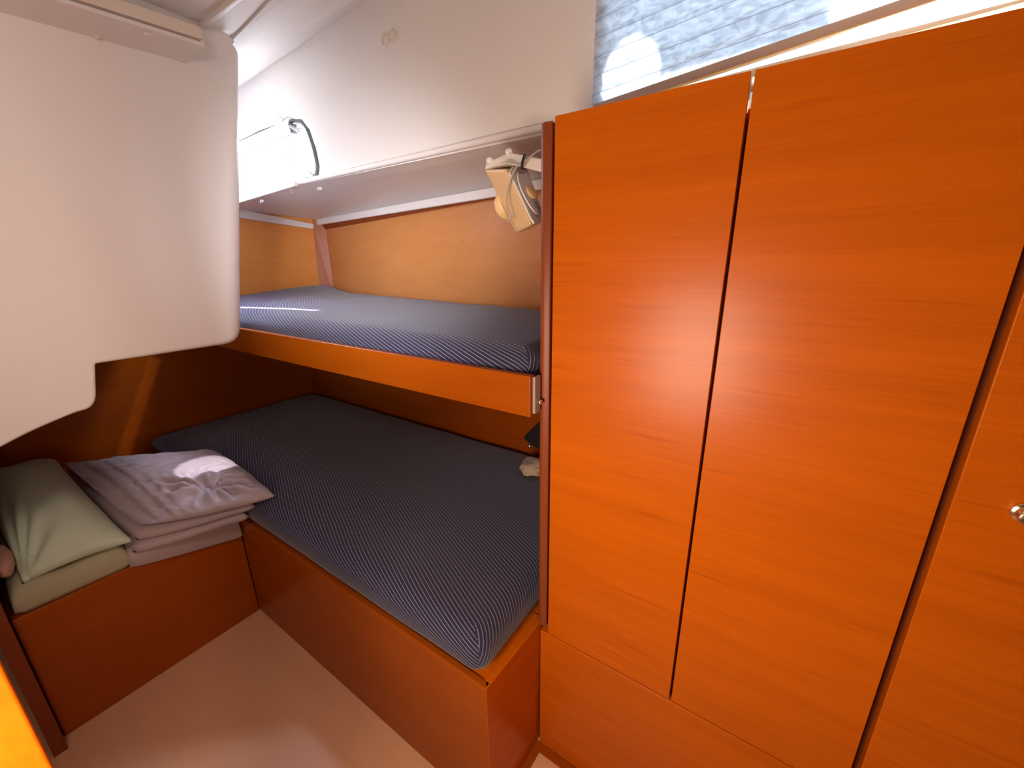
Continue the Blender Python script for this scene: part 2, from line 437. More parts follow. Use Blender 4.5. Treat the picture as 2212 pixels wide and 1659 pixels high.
# back lip
d0, d1 = Vector((0, -0.016, -0.022)), Vector((0, -0.016, -0.018))
bm = hexa([B0 + Vector((0, -0.02, -0.030)), B1 + Vector((0, -0.02, -0.026)), B1 + Vector((0, -0.004, -0.026)), B0 + Vector((0, -0.004, -0.030)),
           B0 + Vector((0, -0.02, 0.004)), B1 + Vector((0, -0.02, 0.004)), B1 + Vector((0, -0.004, 0.004)), B0 + Vector((0, -0.004, 0.004))])
struct(link('trim_back_lip', bm, 'white', bevel=0.004), 'white lip along the back of the ledge over the wood panel', 'trim')
e0 = ox(520, 451, XA + 0.02); e1 = ox(678, 484, XA + 0.02); g0 = ox(520, 471, XA + 0.02); g1 = ox(678, 495, XA + 0.02)
struct(link('trim_aft_lip', slab([g0, g1, e1, e0], (-0.019, 0, 0)), 'white', bevel=0.004), 'white lip across the top of the far bulkhead', 'trim')
# dark timber strip above the outboard panel
bm = hexa([panel_at(-2.42, ptop(-2.42) - 0.002, 0.0), panel_at(-0.36, ptop(-0.36) - 0.002, 0.0), panel_at(-0.36, ptop(-0.36), -0.03), panel_at(-2.42, ptop(-2.42), -0.03),
           B0 + Vector((0, 0.0, -0.02)), B1 + Vector((0, 0.0, -0.02)), B1 + Vector((0, 0.12, 0.01)), B0 + Vector((0, 0.12, 0.01))])
struct(link('trim_dark_strip', bm, 'wood_z'), 'dark wood strip between the white ledge and the wood panel', 'trim')

# ---- ceiling edge mouldings: ruled strips between long lines
def line(p, q, y):
    a, b = oy(*p, y), oy(*q, y); k = (b.z - a.z) / (b.x - a.x)
    return lambda x: Vector((x, y, a.z + k * (x - a.x)))
ln_s1 = line((433.5, 56), (500, 0), 0.625)
ln_s2 = line((517, 72), (586, 0), 0.715)
ln_e2 = line((533, 94), (642, 0), 0.775)
ln_3 = line((521, 171), (727, 0), 0.885)
ln_4 = lambda x: Vector((x, YW, z4(x)))
def strip(name, la, lb, m, label, up=0.02):
    bm = bmesh.new(); xs = (XA, -1.9, -1.4, -0.9, -0.4, 0.3, 1.22)
    for x0, x1 in zip(xs, xs[1:]):
        hexa([la(x0), la(x1), lb(x1), lb(x0)] + [p + Vector((0, 0, up)) for p in (la(x0), la(x1), lb(x1), lb(x0))], bm)
    bmesh.ops.remove_doubles(bm, verts=bm.verts, dist=1e-5)
    return struct(link(name, bm, m, smooth=False), label, 'trim')
strip('trim_cornice', ln_4, ln_3, 'white', 'white cornice moulding at the top of the cabin side')
strip('trim_cove', ln_3, ln_e2, 'white', 'white cove between cornice and ceiling')
strip('trim_ceiling_edge', ln_e2, ln_s2, 'white_vinyl', 'white ceiling edge panel beside the cove')
ZC = ln_s1(-1.4).z
def c_in(x): return Vector((x, 0.625, ZC))
def ln_s2b(x): return ln_s2(x) + Vector((0, 0, 0.006))
strip('trim_ceiling_side', ln_s2b, c_in, 'white_vinyl', 'white ceiling side panel next to the pale joint strip')
struct(link('ceiling', bx((XA, -1.30, ZC + 0.003), (1.25, 0.625, ZC + 0.03)), 'white_vinyl'), 'white cabin ceiling', 'ceiling')
struct(link('trim_joint', bx((XA, 0.617, ZC - 0.008), (1.22, 0.631, ZC + 0.004)), 'white', bevel=0.003), 'narrow white joint strip along the ceiling', 'trim')

struct(link('trim_floor', prism([(0.60, YL - 0.001, 0.0), (-0.409, YL - 0.001, 0), (-0.414, YB, 0), (-0.396, YB, 0), (-0.391, YL - 0.022, 0), (0.60, YL - 0.022, 0)], (0, 0, 0.005)), 'wood_dim', bevel=0.001), 'low wood border strip on the floor along the wardrobe plinth', 'trim')

# ---- the white cockpit well that hangs over the bench (solid, rounded edges)
XW = -1.40
low_px = [(-60, 1000), (0, 968), (49, 942), (85, 925), (120, 910), (163, 892), (192, 884), (203, 874), (209, 859), (207, 786)]
out = []; cr = []
for p in low_px:
    q = ox(*p, XW); out.append((q.y, q.z)); cr.append(0.016)
cr[-1] = 0.004
r = ox(529, 730, XW); t = ox(523, 106, XW); q = ox(500, 744, XW)
out += [(r.y + 0.002, q.z + 0.001), (t.y, t.z), (t.y - 0.03, ZC + 0.005), (0.60, ZC + 0.025), (-0.75, ZC + 0.025), (-0.75, out[0][1] - 0.28)]
cr += [0.058, 0.06, 0.02, 0.01, 0.012, 0.012]
rad0 = [0.007] * len(low_px) + [0.05, 0.03, 0.006, 0.004, 0.004, 0.004]
out = round_loop(out, cr, 6)
rad = []
for i in range(len(rad0)):
    rad += [rad0[i]] * 7
# soften the change of edge radius along the bottom edge
k_ = len(low_px) * 7
rad[k_:k_ + 7] = [0.014, 0.018, 0.024, 0.032, 0.040, 0.046, 0.05]
def normals2(pl):
    N = len(pl); res = []
    for i in range(N):
        p = Vector(pl[i]); a = (p - Vector(pl[i - 1])).normalized(); b = (Vector(pl[(i + 1) % N]) - p).normalized(); tt = (a + b).normalized(); res.append(Vector((-tt.y, tt.x)))
    return res
nn = normals2(out)
bm = bmesh.new(); rings = []
for k in range(7):
    a = math.pi / 2 * k / 6
    ring = []
    for (y, z), n, rr in zip(out, nn, rad):
        ins = rr * (1 - math.sin(a)); ring.append(bm.verts.new((XW - rr * (1 - math.cos(a)), y + n.x * ins, z + n.y * ins)))
    rings.append(ring)
rings.append([bm.verts.new((XA, y, z)) for y, z in out])
N = len(out)
for A, B in zip(rings, rings[1:]):
    for i in range(N): bm.faces.new((A[i], A[(i + 1) % N], B[(i + 1) % N], B[i]))
bm.faces.new(list(reversed(rings[-1])))
bm.edges.ensure_lookup_table()
cap_edges = [bm.edges.get((rings[0][i], rings[0][(i + 1) % N])) for i in range(N)]
bmesh.ops.triangle_fill(bm, edges=cap_edges, use_beauty=True)
o = link('wall_left', bm, 'white')
for p in o.data.polygons: p.use_smooth = abs(p.normal.x) < 0.999
struct(o, 'large white moulded panel of the cockpit well hanging over the bench', 'wall')

# ---- box beam at the top of the cockpit well
w = 0.07
bb0, bb1 = ox(390, 136, XW), ox(0, 30, XW)
kb = (bb0.z - bb1.z) / (bb0.y - bb1.y)
y0b, y1b = -0.72, bb0.y
def zb(y): return bb0.z + kb * (y - bb0.y)
fr = ox(444, 101, XW + w); ftp = ox(441, 62, XW + w)
hb = ftp.z - fr.z
y1f = fr.y; dz = fr.z - zb(y1f)
bt = thing('ceiling_beam', 'beige box beam under the ceiling on the white panel', 'beam', (XW, y1b, bb0.z))
bm = hexa([(XW - 0.01, y0b, zb(y0b)), (XW + w, y0b, zb(y0b) + dz), (XW + w, y1f, fr.z), (XW - 0.01, y1b, bb0.z),
           (XW - 0.01, y0b, zb(y0b) + hb + 0.01), (XW + w, y0b, zb(y0b) + dz + hb), (XW + w, y1f, fr.z + hb), (XW - 0.01, y1b, bb0.z + hb + 0.01)])
link('casing', bm, 'white', bt, bevel=0.002)
def bf(y, s): return Vector((XW + w + 0.0005, y, zb(y) + dz + hb * s))
bm = slab([bf(y0b, 0.30), bf(y1f - 0.004, 0.30), bf(y1f - 0.004, 0.98), bf(y0b, 0.98)], (0.004, 0, 0))
link('front_board', bm, 'beige', bt, bevel=0.001)['label'] = 'cream front board'
bm = slab([bf(y0b, 0.20), bf(y1f - 0.010, 0.20), bf(y1f - 0.010, 0.27), bf(y0b, 0.27)], (0.0012, 0, 0))
link('groove', bm, 'grey_plastic', bt)
for px, py, ww in ((394, 127, 0.008), (316, 71, 0.055), (213, 88, 0.006)):
    p = ox(px, py, XW + ww)
    zz = zb(p.y) + dz * (ww + 0.01) / (w + 0.01)
    link('screw_cap', lathe((XW + ww, p.y, zz + 0.001), (0, 0, -1), [(0.006, 0), (0.006, 0.002), (0.0045, 0.005), (0.001, 0.006)], seg=16), 'white_plastic', bt, smooth=True)

# ---- porthole (window_1)
w1 = bpy.data.objects.new('window_1', None); COL.objects.link(w1); w1.location = (-1.70, YG, 1.62)
struct(w1, 'bright porthole above the far end of the upper berth', 'window')
loop = []
G2 = [(p.x, p.z) for p in gask]
G2 = round_loop(G2, 0.02, 3)
link('seal', tube([(x, YG - 0.004, z) for x, z in G2], 0.0085, closed=True, seg=8), 'rubber', w1, smooth=True)
cx = sum(x for x, z in G2) / len(G2); cz = sum(z for x, z in G2) / len(G2)
G3 = [(cx + (x - cx) * 0.965, cz + (z - cz) * 0.90) for x, z in G2]
link('frame', tube([(x, YG + 0.012, z) for x, z in G3], 0.010, closed=True, seg=8), 'white_plastic', w1, smooth=True)
G4 = [(cx + (x - cx) * 0.94, cz + (z - cz) * 0.83) for x, z in G2]
link('inner_seal', tube([(x, YG + 0.020, z) for x, z in G4], 0.0032, closed=True, seg=6), 'rubber', w1, smooth=True)
link('pane', prism([(x, YG + 0.022, z) for x, z in G2], (0, 0.004, 0)), 'glass', w1)
def at_g(px, py, y=YG): return oy(px, py, y)
p = at_g(636, 277); 
bm = bx((p.x - 0.022, YG - 0.02, p.z - 0.022), (p.x + 0.012, YG + 0.004, p.z + 0.012))
hg = link('hinge', bm, 'rubber', w1, bevel=0.004)
link('hinge_pin', tube([at_g(626, 272, YG - 0.022), at_g(645, 283, YG - 0.022)], 0.005), 'grey_plastic', hg)
p = at_g(670, 376)
lt = link('latch', tube(smooth_path([at_g(653, 363, YG - 0.01), at_g(662, 368, YG - 0.014), at_g(671, 374, YG - 0.012), at_g(678, 379, YG - 0.006)]), 0.006), 'grey_plastic', w1, smooth=True)
link('latch_knob', tube([at_g(649, 383, YG - 0.012), at_g(661, 379, YG - 0.012)], 0.006), 'white_plastic', lt, smooth=True)

# ---- long window (window_2)
w2 = bpy.data.objects.new('window_2', None); COL.objects.link(w2); w2.location = (0.35, YW + 0.07, 1.63)
struct(w2, 'long side window behind the pleated blind above the wardrobe', 'window')
link('pane', bx((-0.43, YW + 0.072, 1.60), (1.12, YW + 0.076, 2.02)), 'glass', w2)
sa, sb = oy(1726, 127, YW), oy(2181, 0, YW); ks = (sb.z - sa.z) / (sb.x - sa.x)
def zsill(x): return sa.z + ks * (x - sa.x)
link('sill', hexa([(-0.40, YW - 0.045, zsill(-0.40) - 0.045), (1.12, YW - 0.045, zsill(1.12) - 0.045), (1.12, YW + 0.06, zsill(1.12) - 0.045), (-0.40, YW + 0.06, zsill(-0.40) - 0.045),
                   (-0.40, YW - 0.044, zsill(-0.40) - 0.036), (1.12, YW - 0.044, zsill(1.12) - 0.036), (1.12, YW + 0.01, zsill(1.12)), (-0.40, YW + 0.01, zsill(-0.40))]), 'honey', w2, bevel=0.002)['label'] = 'honey coloured sloping sill'

# ================================================================== THINGS
# ---- pleated blind over the long window
def pleats(bm, fx0, fx1, zlo, zhi, y, n, depth, nx=24):
    """zlo, zhi: functions of x. Zig-zag folds running lengthwise, with a doubled seam along each fold."""
    rows = []
    for k in range(2 * n + 1):
        for dt in ((0.0, 0.12) if k < 2 * n else (0.0,)):
            t = (k + dt) / (2 * n); row = []; fold = 1 if k % 2 else 0
            fy = fold + (1 - 2 * fold) * dt
            for i in range(nx + 1):
                x = fx0 + (fx1 - fx0) * i / nx
                row.append(bm.verts.new((x + (0.003 * fold if i == 0 else 0), y - depth * fy, zlo(x) + (zhi(x) - zlo(x)) * t)))
            rows.append(row)
    for r, (A, B) in enumerate(zip(rows, rows[1:])):
        for i in range(nx):
            f = bm.faces.new((A[i], A[i + 1], B[i + 1], B[i])); f.material_index = 1 if (r % 4 == 2) else 0
    return bm

yb_ = YW - 0.012
ra, rb = oy(1300, 222, yb_), oy(1700, 86, yb_)
krl = (rb.z - ra.z) / (rb.x - ra.x)
def zrail(x): return ra.z + krl * (x - ra.x)
xl = oy(1284, 120, yb_).x
pb = thing('pleated_blind', 'pale blue pleated blind over the long window above the wardrobe', 'blind', (xl, yb_, zrail(xl)))
link('cloth', pleats(bmesh.new(), xl, 1.12, lambda x: zrail(x), lambda x: zrail(x) + 0.36 * 0.9, yb_, 10, 0.010), 'blind_blue', pb).data.materials.append(M['blind_seam'])
bm = hexa([(xl + 0.03, yb_ - 0.008, zrail(xl + 0.03) - 0.017), (1.12, yb_ - 0.008, zrail(1.12) - 0.017), (1.12, yb_ + 0.006, zrail(1.12) - 0.017), (xl + 0.03, yb_ + 0.006, zrail(xl + 0.03) - 0.017),
           (xl + 0.0, yb_ - 0.008, zrail(xl)), (1.12, yb_ - 0.008, zrail(1.12)), (1.12, yb_ + 0.006, zrail(1.12)), (xl + 0.0, yb_ + 0.006, zrail(xl))])
link('bottom_rail', bm, 'beige', pb, bevel=0.002)['label'] = 'tan bottom rail'

# ---- cream blind over the porthole
yp = YW - 0.022
q = [oy(505, 311, yp), oy(624, 258, yp), oy(640, 392, yp), oy(505, 432, yp)]
rb_ = thing('porthole_blind', 'cream pleated blind pulled down over the bright porthole', 'blind', (q[2] + q[3]) / 2)
bm = bmesh.new(); rows = []
for k in range(13):
    t = k / 12; a = q[0].lerp(q[3], t); b = q[1].lerp(q[2], t)
    rows.append([bm.verts.new(a.lerp(b, i / 10) + Vector((0, -0.006 if k % 3 == 1 else 0, 0))) for i in range(11)])
for A, B in zip(rows, rows[1:]):
    for i in range(10): bm.faces.new((A[i], A[i + 1], B[i + 1], B[i]))
link('cloth', bm, 'blind_cream', rb_)
for k in (3, 6, 9, 11):
    t = k / 12; a = q[0].lerp(q[3], t); b = q[1].lerp(q[2], t)
    link('seam', tube([a + Vector((0, -0.002, 0)), b + Vector((0, -0.002, 0))], 0.0016, seg=6), 'grey_plastic', rb_)
link('bottom_rail', slab([q[3] + Vector((0, -0.008, -0.020)), q[2] + Vector((0, -0.008, -0.016)), q[2] + Vector((0, -0.008, 0.004)), q[3] + Vector((0, -0.008, 0.002))], (0, 0.014, 0)), 'beige', rb_, bevel=0.003)
link('cord', tube(smooth_path([oy(626, 405, yp), oy(629, 412, yp), oy(630, 419, yp)]), 0.0014, seg=6), 'grey_plastic', rb_)
hp = lambda x, y: oy(x, y, yp - 0.004)
for pts in ([(600, 256), (607, 253), (612, 258), (609, 263)], [(612, 260), (621, 253), (630, 255)]):
    link('hook', tube(smooth_path([hp(*p) for p in pts]), 0.0018, seg=6), 'grey_plastic', rb_, smooth=True)

# ---- small fittings on the white wall and ledge
for px, py, lab in ((836, 88, 'left of the two round white plugs on the white wall'), (851, 80, 'right of the two round white plugs on the white wall')):
    p = oy(px, py, YW)
    o = link('wall_plug', lathe((p.x, YW + 0.001, p.z), (0, -1, 0), [(0.0145, 0), (0.0145, 0.011), (0.0125, 0.0115), (0.0120, 0.003), (0.001, 0.0028)], seg=28), 'white_plastic', bevel=0.0006)
    tag(o, lab, 'plug', 'round plugs on the white wall')
for px, py, lab in ((691, 407, 'tiny white clip on the ledge right of the porthole'), (566, 434, 'tiny white clip on the ledge below the porthole blind')):
    p = oy(px, py, YW - 0.013)
    c = thing('ledge_clip', lab, 'clip', p, 'clips on the white ledge')
    link('body', bx((p.x - 0.007, p.y - 0.006, p.z - 0.006), (p.x + 0.007, p.y + 0.004, p.z + 0.004)), 'white_plastic', c, bevel=0.002)
    link('prong', tube([p + Vector((0.004, -0.007, 0.004)), p + Vector((0.009, -0.012, -0.012))], 0.002, seg=6), 'grey_plastic', c)
p = pan(922, 449, 0.004)
tag(link('screw', lathe(p, (0, -1, 0), [(0.004, -0.004), (0.004, 0.002), (0.002, 0.0035)], seg=12), 'brass', smooth=True), 'small shiny screw head in the dark strip above the wood panel', 'screw')

# ---- lower berth box
XEnd = -0.415
bb = thing('berth_base', 'orange wood box of the lower berth beside the wardrobe plinth', 'berth', (-1.0, YB, 0))
link('front_panel', bx((XE, YB, 0), (XEnd, YB + 0.018, ZT - 0.0)), 'wood_dim', bb, bevel=0.003)
link('end_panel', hexa([(XEnd - 0.018, YB + 0.018, 0), (XEnd, YB + 0.0, 0), (XEnd + 0.005, YL + 0.02, 0), (XEnd - 0.018, YL + 0.02, 0),
                        (XEnd - 0.018, YB + 0.018, ZT), (XEnd, YB + 0.0, ZT), (XEnd + 0.012, YL + 0.02, ZT), (XEnd - 0.018, YL + 0.02, ZT)]), 'wood_y', bb, bevel=0.002)
link('top_board', bx((XA + 0.002, YB + 0.003, ZT - 0.018), (XEnd - 0.003, 1.325, ZT - 0.003)), 'wood_x', bb)
# ---- aft bench box
bn = thing('bench_base', 'shade-darkened orange wood bench box under the pillow and quilt', 'bench', (XE, 0.2, 0))
link('front_panel', bx((XE - 0.018, -0.046, 0), (XE, YB - 0.001, ZT - 0.006)), 'wood_dim_y', bn, bevel=0.003)
link('top_board', bx((XA, -0.046, ZT - 0.024), (XE - 0.018, YB - 0.001, ZT - 0.006)), 'wood_y', bn)
# side wall and door post at the left of the cabin
struct(link('wall_side', bx((XA, -0.075, 0), (XE + 0.05, -0.048, 1.0)), 'wood_z'), 'dark wood partition at the near end of the bench', 'wall')
pj = ray(60, 1530); 
pt = EYE + pj * 0.62
pA = on(0, 1395, (pj.x, pj.y, 0), pj.x * pt.x + pj.y * pt.y); pB = on(120, 1659, (pj.x, pj.y, 0), pj.x * pt.x + pj.y * pt.y)
side = Vector((pj.y, -pj.x, 0)).normalized(); fwd = Vector((pj.x, pj.y, 0)).normalized()
edge = Vector((pB.x, pB.y, 0))
w_ = 0.046
cs = [edge, edge - side * w_ + fwd * 0.004, edge - side * w_ + fwd * 0.03, edge + fwd * 0.03 - side * 0.004]
struct(link('trim_doorpost', hexa(cs + [c + Vector((0, 0, ZC)) for c in cs]), 'wood_x', bevel=0.004, seg=3), 'orange wood door post at the lower left edge', 'trim')


# ---- mattresses
def mattress(x0, x1, y0, y1, z0, z1, r, dome, yback=None, bump=None, period=0.0092, ang=None, wob=0.002):
    def cuts(a, b, n):
        e = [0, 0.12, 0.3, 0.55, 0.8, 1.0]
        lo = [a + r * t for t in e]; hi = [b - r * t for t in reversed(e)]
        mid = [a + r + (b - a - 2 * r) * i / n for i in range(1, n)]
        return lo + mid + hi
    X = cuts(x0, x1, 44); Y = cuts(y0, y1, 20); Z = cuts(z0, z1, 2)
    bm = bmesh.new(); uvl = bm.loops.layers.uv.new('weave'); cache = {}
    s_, c_ = ang
    def get(i, j, k):
        if (i, j, k) in cache: return cache[(i, j, k)]
        p = Vector((X[i], Y[j], Z[k])); inn = Vector((min(max(p.x, x0 + r), x1 - r), min(max(p.y, y0 + r), y1 - r), min(max(p.z, z0 + r), z1 - r)))
        d = p - inn
        if d.length > 1e-9: p = inn + d.normalized() * r
        drop = z1 - p.z
        base = p.copy()
        u = (p.x - x0) / (x1 - x0); v = (p.y - y0) / (y1 - y0); wz = (p.z - z0) / (z1 - z0)
        p.z += dome * wz * (1 - (2 * u - 1) ** 4) * (1 - (2 * v - 1) ** 4)
        side = (1 - abs(2 * wz - 1) ** 2) * 0.006
        if v < 0.05: p.y -= side * 1.5
        if u > 0.97: p.x += side
        p.z += wz * wob * 2 * noise.noise(Vector((p.x * 5, p.y * 6, 1.7)))
        p.y += wob * noise.noise(Vector((p.x * 7, 3.1, p.z * 8))) * (1 if v < 0.1 else 0)
        if bump: p.z += wz * bump(u, v)
        if yback: p.y = y0 + (p.y - y0) * (yback(p.x) - y0) / (y1 - y0)
        vv = bm.verts.new(p); cache[(i, j, k)] = (vv, base, drop); return cache[(i, j, k)]
    nx, ny, nz = len(X) - 1, len(Y) - 1, len(Z) - 1
    def quad(a):
        vs = [get(*t) for t in a]
        f = bm.faces.new([t[0] for t in vs])
        cxx = sum(t[1].x for t in vs) / 4; cyy = sum(t[1].y for t in vs) / 4
        dr = x1 - cxx; df = cyy - y0; dl = cxx - x0; db = y1 - cyy
        mn = min(dr, df, dl, db)
        for lp, t in zip(f.loops, vs):
            px, py = t[1].x, t[1].y
            if mn == df: py -= t[2]
            elif mn == dr: px += t[2]
            elif mn == dl: px -= t[2]
            else: py += t[2]
            lp[uvl].uv = ((px * s_ + py * c_) / period, 0.0)
    for i in range(nx):
        for j in range(ny):
            quad([(i, j, nz), (i + 1, j, nz), (i + 1, j + 1, nz), (i, j + 1, nz)]); quad([(i, j, 0), (i, j + 1, 0), (i + 1, j + 1, 0), (i + 1, j, 0)])
    for i in range(nx):
        for k in range(nz):
            quad([(i, 0, k), (i + 1, 0, k), (i + 1, 0, k + 1), (i, 0, k + 1)]); quad([(i, ny, k), (i, ny, k + 1), (i + 1, ny, k + 1), (i + 1, ny, k)])
    for j in range(ny):
        for k in range(nz):
            quad([(nx, j, k), (nx, j + 1, k), (nx, j + 1, k + 1), (nx, j, k + 1)]); quad([(0, j, k), (0, j, k + 1), (0, j + 1, k + 1), (0, j + 1, k)])
    return bm


ANG = (0.39, 0.92)
o = link('mattress', mattress(XA + 0.02, XEnd - 0.018, YB + 0.008, 1.315, ZT - 0.002, 0.532, 0.040, 0.010, ang=ANG), 'stripe', smooth=True)
tag(o, 'long navy pinstriped mattress on the lower berth', 'mattress')
def yb_up(x): return panel_at(x, 1.1, 0.012).y
o = link('mattress', mattress(XA + 0.02, -0.424, 0.689, 1.30, 1.022, 1.128, 0.040, 0.012, yback=yb_up,
                              bump=lambda u, v: 0.012 * v + 0.040 * math.exp(-((u / 0.10) ** 2)) * min(1, v * 1.2), ang=ANG), 'stripe', smooth=True)
tag(o, 'navy pinstriped mattress on the upper bunk with a sun strip made by an added lamp', 'mattress')

# ---- upper bunk
ub = thing('upper_bunk', 'wood upper bunk shelf with a darkened front board', 'bunk', (-1.2, 0.66, 0.993))
link('front_board', bx((-2.42, 0.660, 0.993), (-0.407, 0.678, 1.081)), 'wood_dim', ub, bevel=0.0025, seg=2)
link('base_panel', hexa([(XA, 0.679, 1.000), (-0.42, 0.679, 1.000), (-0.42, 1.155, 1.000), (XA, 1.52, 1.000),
                         (XA, 0.679, 1.020), (-0.42, 0.679, 1.020), (-0.42, 1.155, 1.020), (XA, 1.52, 1.020)]), 'wood_dim', ub)
bk = link('bracket', bx((-0.4065, 0.668, 1.000), (-0.400, 0.690, 1.078)), 'grey_plastic', ub, bevel=0.001)
link('bolt', lathe((-0.401, 0.684, 1.022), (1, 0, 0), [(0.006, 0), (0.006, 0.006), (0.003, 0.009)], seg=12), 'brass', bk, smooth=True)

# ---- wardrobe beside the berth
X0, X1, X2, X3, X4 = -0.381, -0.0895, -0.0850, 0.2005, 0.2110
ZD0, ZD1 = 0.409, 1.535
wd = thing('wardrobe', 'orange wood wardrobe with two flush doors under the blind', 'wardrobe', (-0.1, YL, 0))
link('carcass', bx((-0.392, YL + 0.024, 0.05), (X4 + 0.02, 0.94, 1.497)), 'wood_z', wd)
link('plinth', bx((XEnd + 0.012, YL, 0), (X4 - 0.004, YL + 0.02, ZD0 - 0.004)), 'wood_x', wd, bevel=0.002)
link('door', bx((X0, YL, ZD0), (X1, YL + 0.019, ZD1)), 'wood_x', wd, bevel=0.0012)['label'] = 'narrow left door'
link('door', bx((X2, YL, ZD0), (X3, YL + 0.019, ZD1)), 'wood_x', wd, bevel=0.0012)['label'] = 'wide right door'
# rounded corner post at the left edge of the wardrobe
px0, px1, py0, py1 = -0.4135, -0.3845, YL - 0.006, YL + 0.06
loop = [(px1, py0 + 0.004), (px1, py1), (px0, py1)] + [(px0 + 0.018 * (1 - math.sin(a)), py0 + 0.026 * (1 - math.cos(a))) for a in [math.pi / 2 * (1 - k / 8) for k in range(9)]]
link('corner_post', prism([(x, y, ZT + 0.001) for x, y in loop], (0, 0, 1.527 - ZT)), 'wood_z', wd, bevel=0.002)['label'] = 'rounded red brown corner post'
# partition behind the post, closing the end of the bunks
struct(link('wall_partition', bx((-0.398, YL + 0.062, ZT), (-0.392, 1.34, 1.50)), 'wood_y'), 'wood partition between the bunks and the wardrobe', 'wall')

# ---- taller locker door at the right edge
tlk = thing('tall_locker', 'orange wood locker door with a brass latch at the right edge', 'locker', (0.4, YL, 0))
link('door', bx((X4, YL - 0.001, 0.06), (0.78, YL + 0.018, 1.535)), 'wood_x', tlk, bevel=0.0015)
link('carcass', bx((X4 + 0.022, YL + 0.024, 0.05), (0.78, 0.94, 1.497)), 'wood_z', tlk)
lp = oy(2203, 1106, YL - 0.002)
lt = link('latch', lathe((lp.x + 0.004, YL - 0.001, lp.z), (0, -1, 0), [(0.013, 0), (0.013, 0.004), (0.009, 0.006), (0.0085, 0.014), (0.010, 0.018), (0.004, 0.020)]), 'brass', tlk, smooth=False, bevel=0.0008)
link('latch_lip', tube(smooth_path([(lp.x - 0.004, YL - 0.018, lp.z + 0.008), (lp.x + 0.006, YL - 0.022, lp.z + 0.011), (lp.x + 0.022, YL - 0.022, lp.z + 0.012)]), 0.003, seg=8), 'brass', lt, smooth=True)

# ---- cabin fan on the back of the corner post
def c2(x, y): return 1000 + x * 250 / 1659.0, 280 + y * 250 / 1659.0
def F(x, y, dep): return oy(*c2(x, y), dep)
fan = thing('cabin_fan', 'small white cabin fan, warm light put into its colour, hanging beside the wardrobe corner post', 'fan', F(1080, 500, 0.80))
T0, B0f = F(600, 560, 0.775), F(985, 1372, 0.775)       # nearest upright edge of the housing
T1, B1f = F(890, 560, 0.845), F(1150, 1330, 0.845)      # front face, far edge
T2, B2f = F(300, 570, 0.835), F(775, 1490, 0.835)       # back of the housing
T3, B3f = T1 + (T2 - T0), B1f + (B2f - B0f)
bm = hexa([B0f, B1f, B3f, B2f, T0, T1, T3, T2])
bmesh.ops.subdivide_edges(bm, edges=bm.edges, cuts=3, use_grid_fill=True)
cc = (T0 + B1f + T2 + B3f) / 4
for v in bm.verts:
    # swell the back of the housing
    h = (v.co - B0f).dot((T0 - B0f)) / (T0 - B0f).length_squared
    dpt = (v.co - T0.lerp(B0f, 1 - h)).dot((T2 - T0).normalized()) / (T2 - T0).length
    v.co += (T2 - T0).normalized() * 0.012 * math.sin(math.pi * max(0, min(1, h))) * max(0, dpt)
link('housing', bm, 'plastic_lit', fan, bevel=0.006, seg=3, angle=50)
nf = (T1 - T0).cross(B0f - T0).normalized()
if nf.dot(EYE - T0) < 0: nf = -nf
def face(s, t, h=0.0): return T0.lerp(T1, s).lerp(B0f.lerp(B1f, s), t) + nf * h
bm = prism([face(*p, 0.001) for p in ((0.0, 0.10), (0.25, 0.0), (0.95, 0.0), (1.0, 0.10), (1.0, 0.92), (0.9, 1.0), (0.08, 1.0), (0.0, 0.90))], nf * 0.006)
ff = link('front_plate', bm, 'white_plastic', fan, bevel=0.002)
bm = prism([face(0.5 + 0.40 * math.cos(a), 0.48 + 0.40 * math.sin(a), 0.0075) for a in [2 * math.pi * k / 28 for k in range(28)]], nf * 0.004)
link('guard', bm, 'clear_plastic', ff, bevel=0.001)
for s0, t0, s1, t1 in ((0.30, 0.02, 0.62, 0.16), (0.50, 0.66, 0.80, 0.92)):
    link('vent', prism([face(s0, t0, 0.0122), face(s1, t0, 0.0122), face(s1, t1, 0.0122), face(s0, t1, 0.0122)], nf * 0.001), 'grey_plastic', ff)
hc = face(0.55, 0.50, 0.012); 
link('hub', lathe(hc, nf, [(0.016, 0), (0.016, 0.003), (0.010, 0.005), (0.001, 0.0055)], seg=20), 'plastic_lit', fan, smooth=True)
# motor bulge on the back of the housing
dv = (T2 - T0).normalized(); mc = T2.lerp(B2f, 0.56) + (T3 - T2) * 0.35
link('motor_cover', lathe(mc, dv, [(0.034, -0.004), (0.034, 0.010), (0.030, 0.018), (0.018, 0.023), (0.001, 0.024)], seg=24), 'plastic_lit', fan, smooth=True)
# arm bracket reaching back to the post
arm_lo = [F(305, 575, 0.832), F(470, 525, 0.80), F(640, 490, 0.775), F(870, 545, 0.78), F(1100, 605, 0.79), Vector((-0.3985, 0.80, F(1100, 605, 0.79).z - 0.004))]
arm_hi = [F(335, 455, 0.832), F(470, 405, 0.80), F(650, 325, 0.775), F(880, 370, 0.78), F(1100, 410, 0.79), Vector((-0.3985, 0.80, F(1100, 410, 0.79).z - 0.002))]
bm = prism(arm_lo + list(reversed(arm_hi)), (0.006, 0.055, 0))
link('arm', bm, 'white_plastic', fan, bevel=0.004, seg=3)
for cxx, cyy, dep, rr in ((385, 440, 0.822, 0.0085), (660, 320, 0.785, 0.0075)):
    link('pivot_knob', lathe(F(cxx, cyy + 15, dep), (0.1, -0.5, 1), [(rr, -0.004), (rr, 0.004), (rr * 0.6, 0.008), (0.001, 0.009)], seg=18), 'white_plastic', fan, smooth=True)
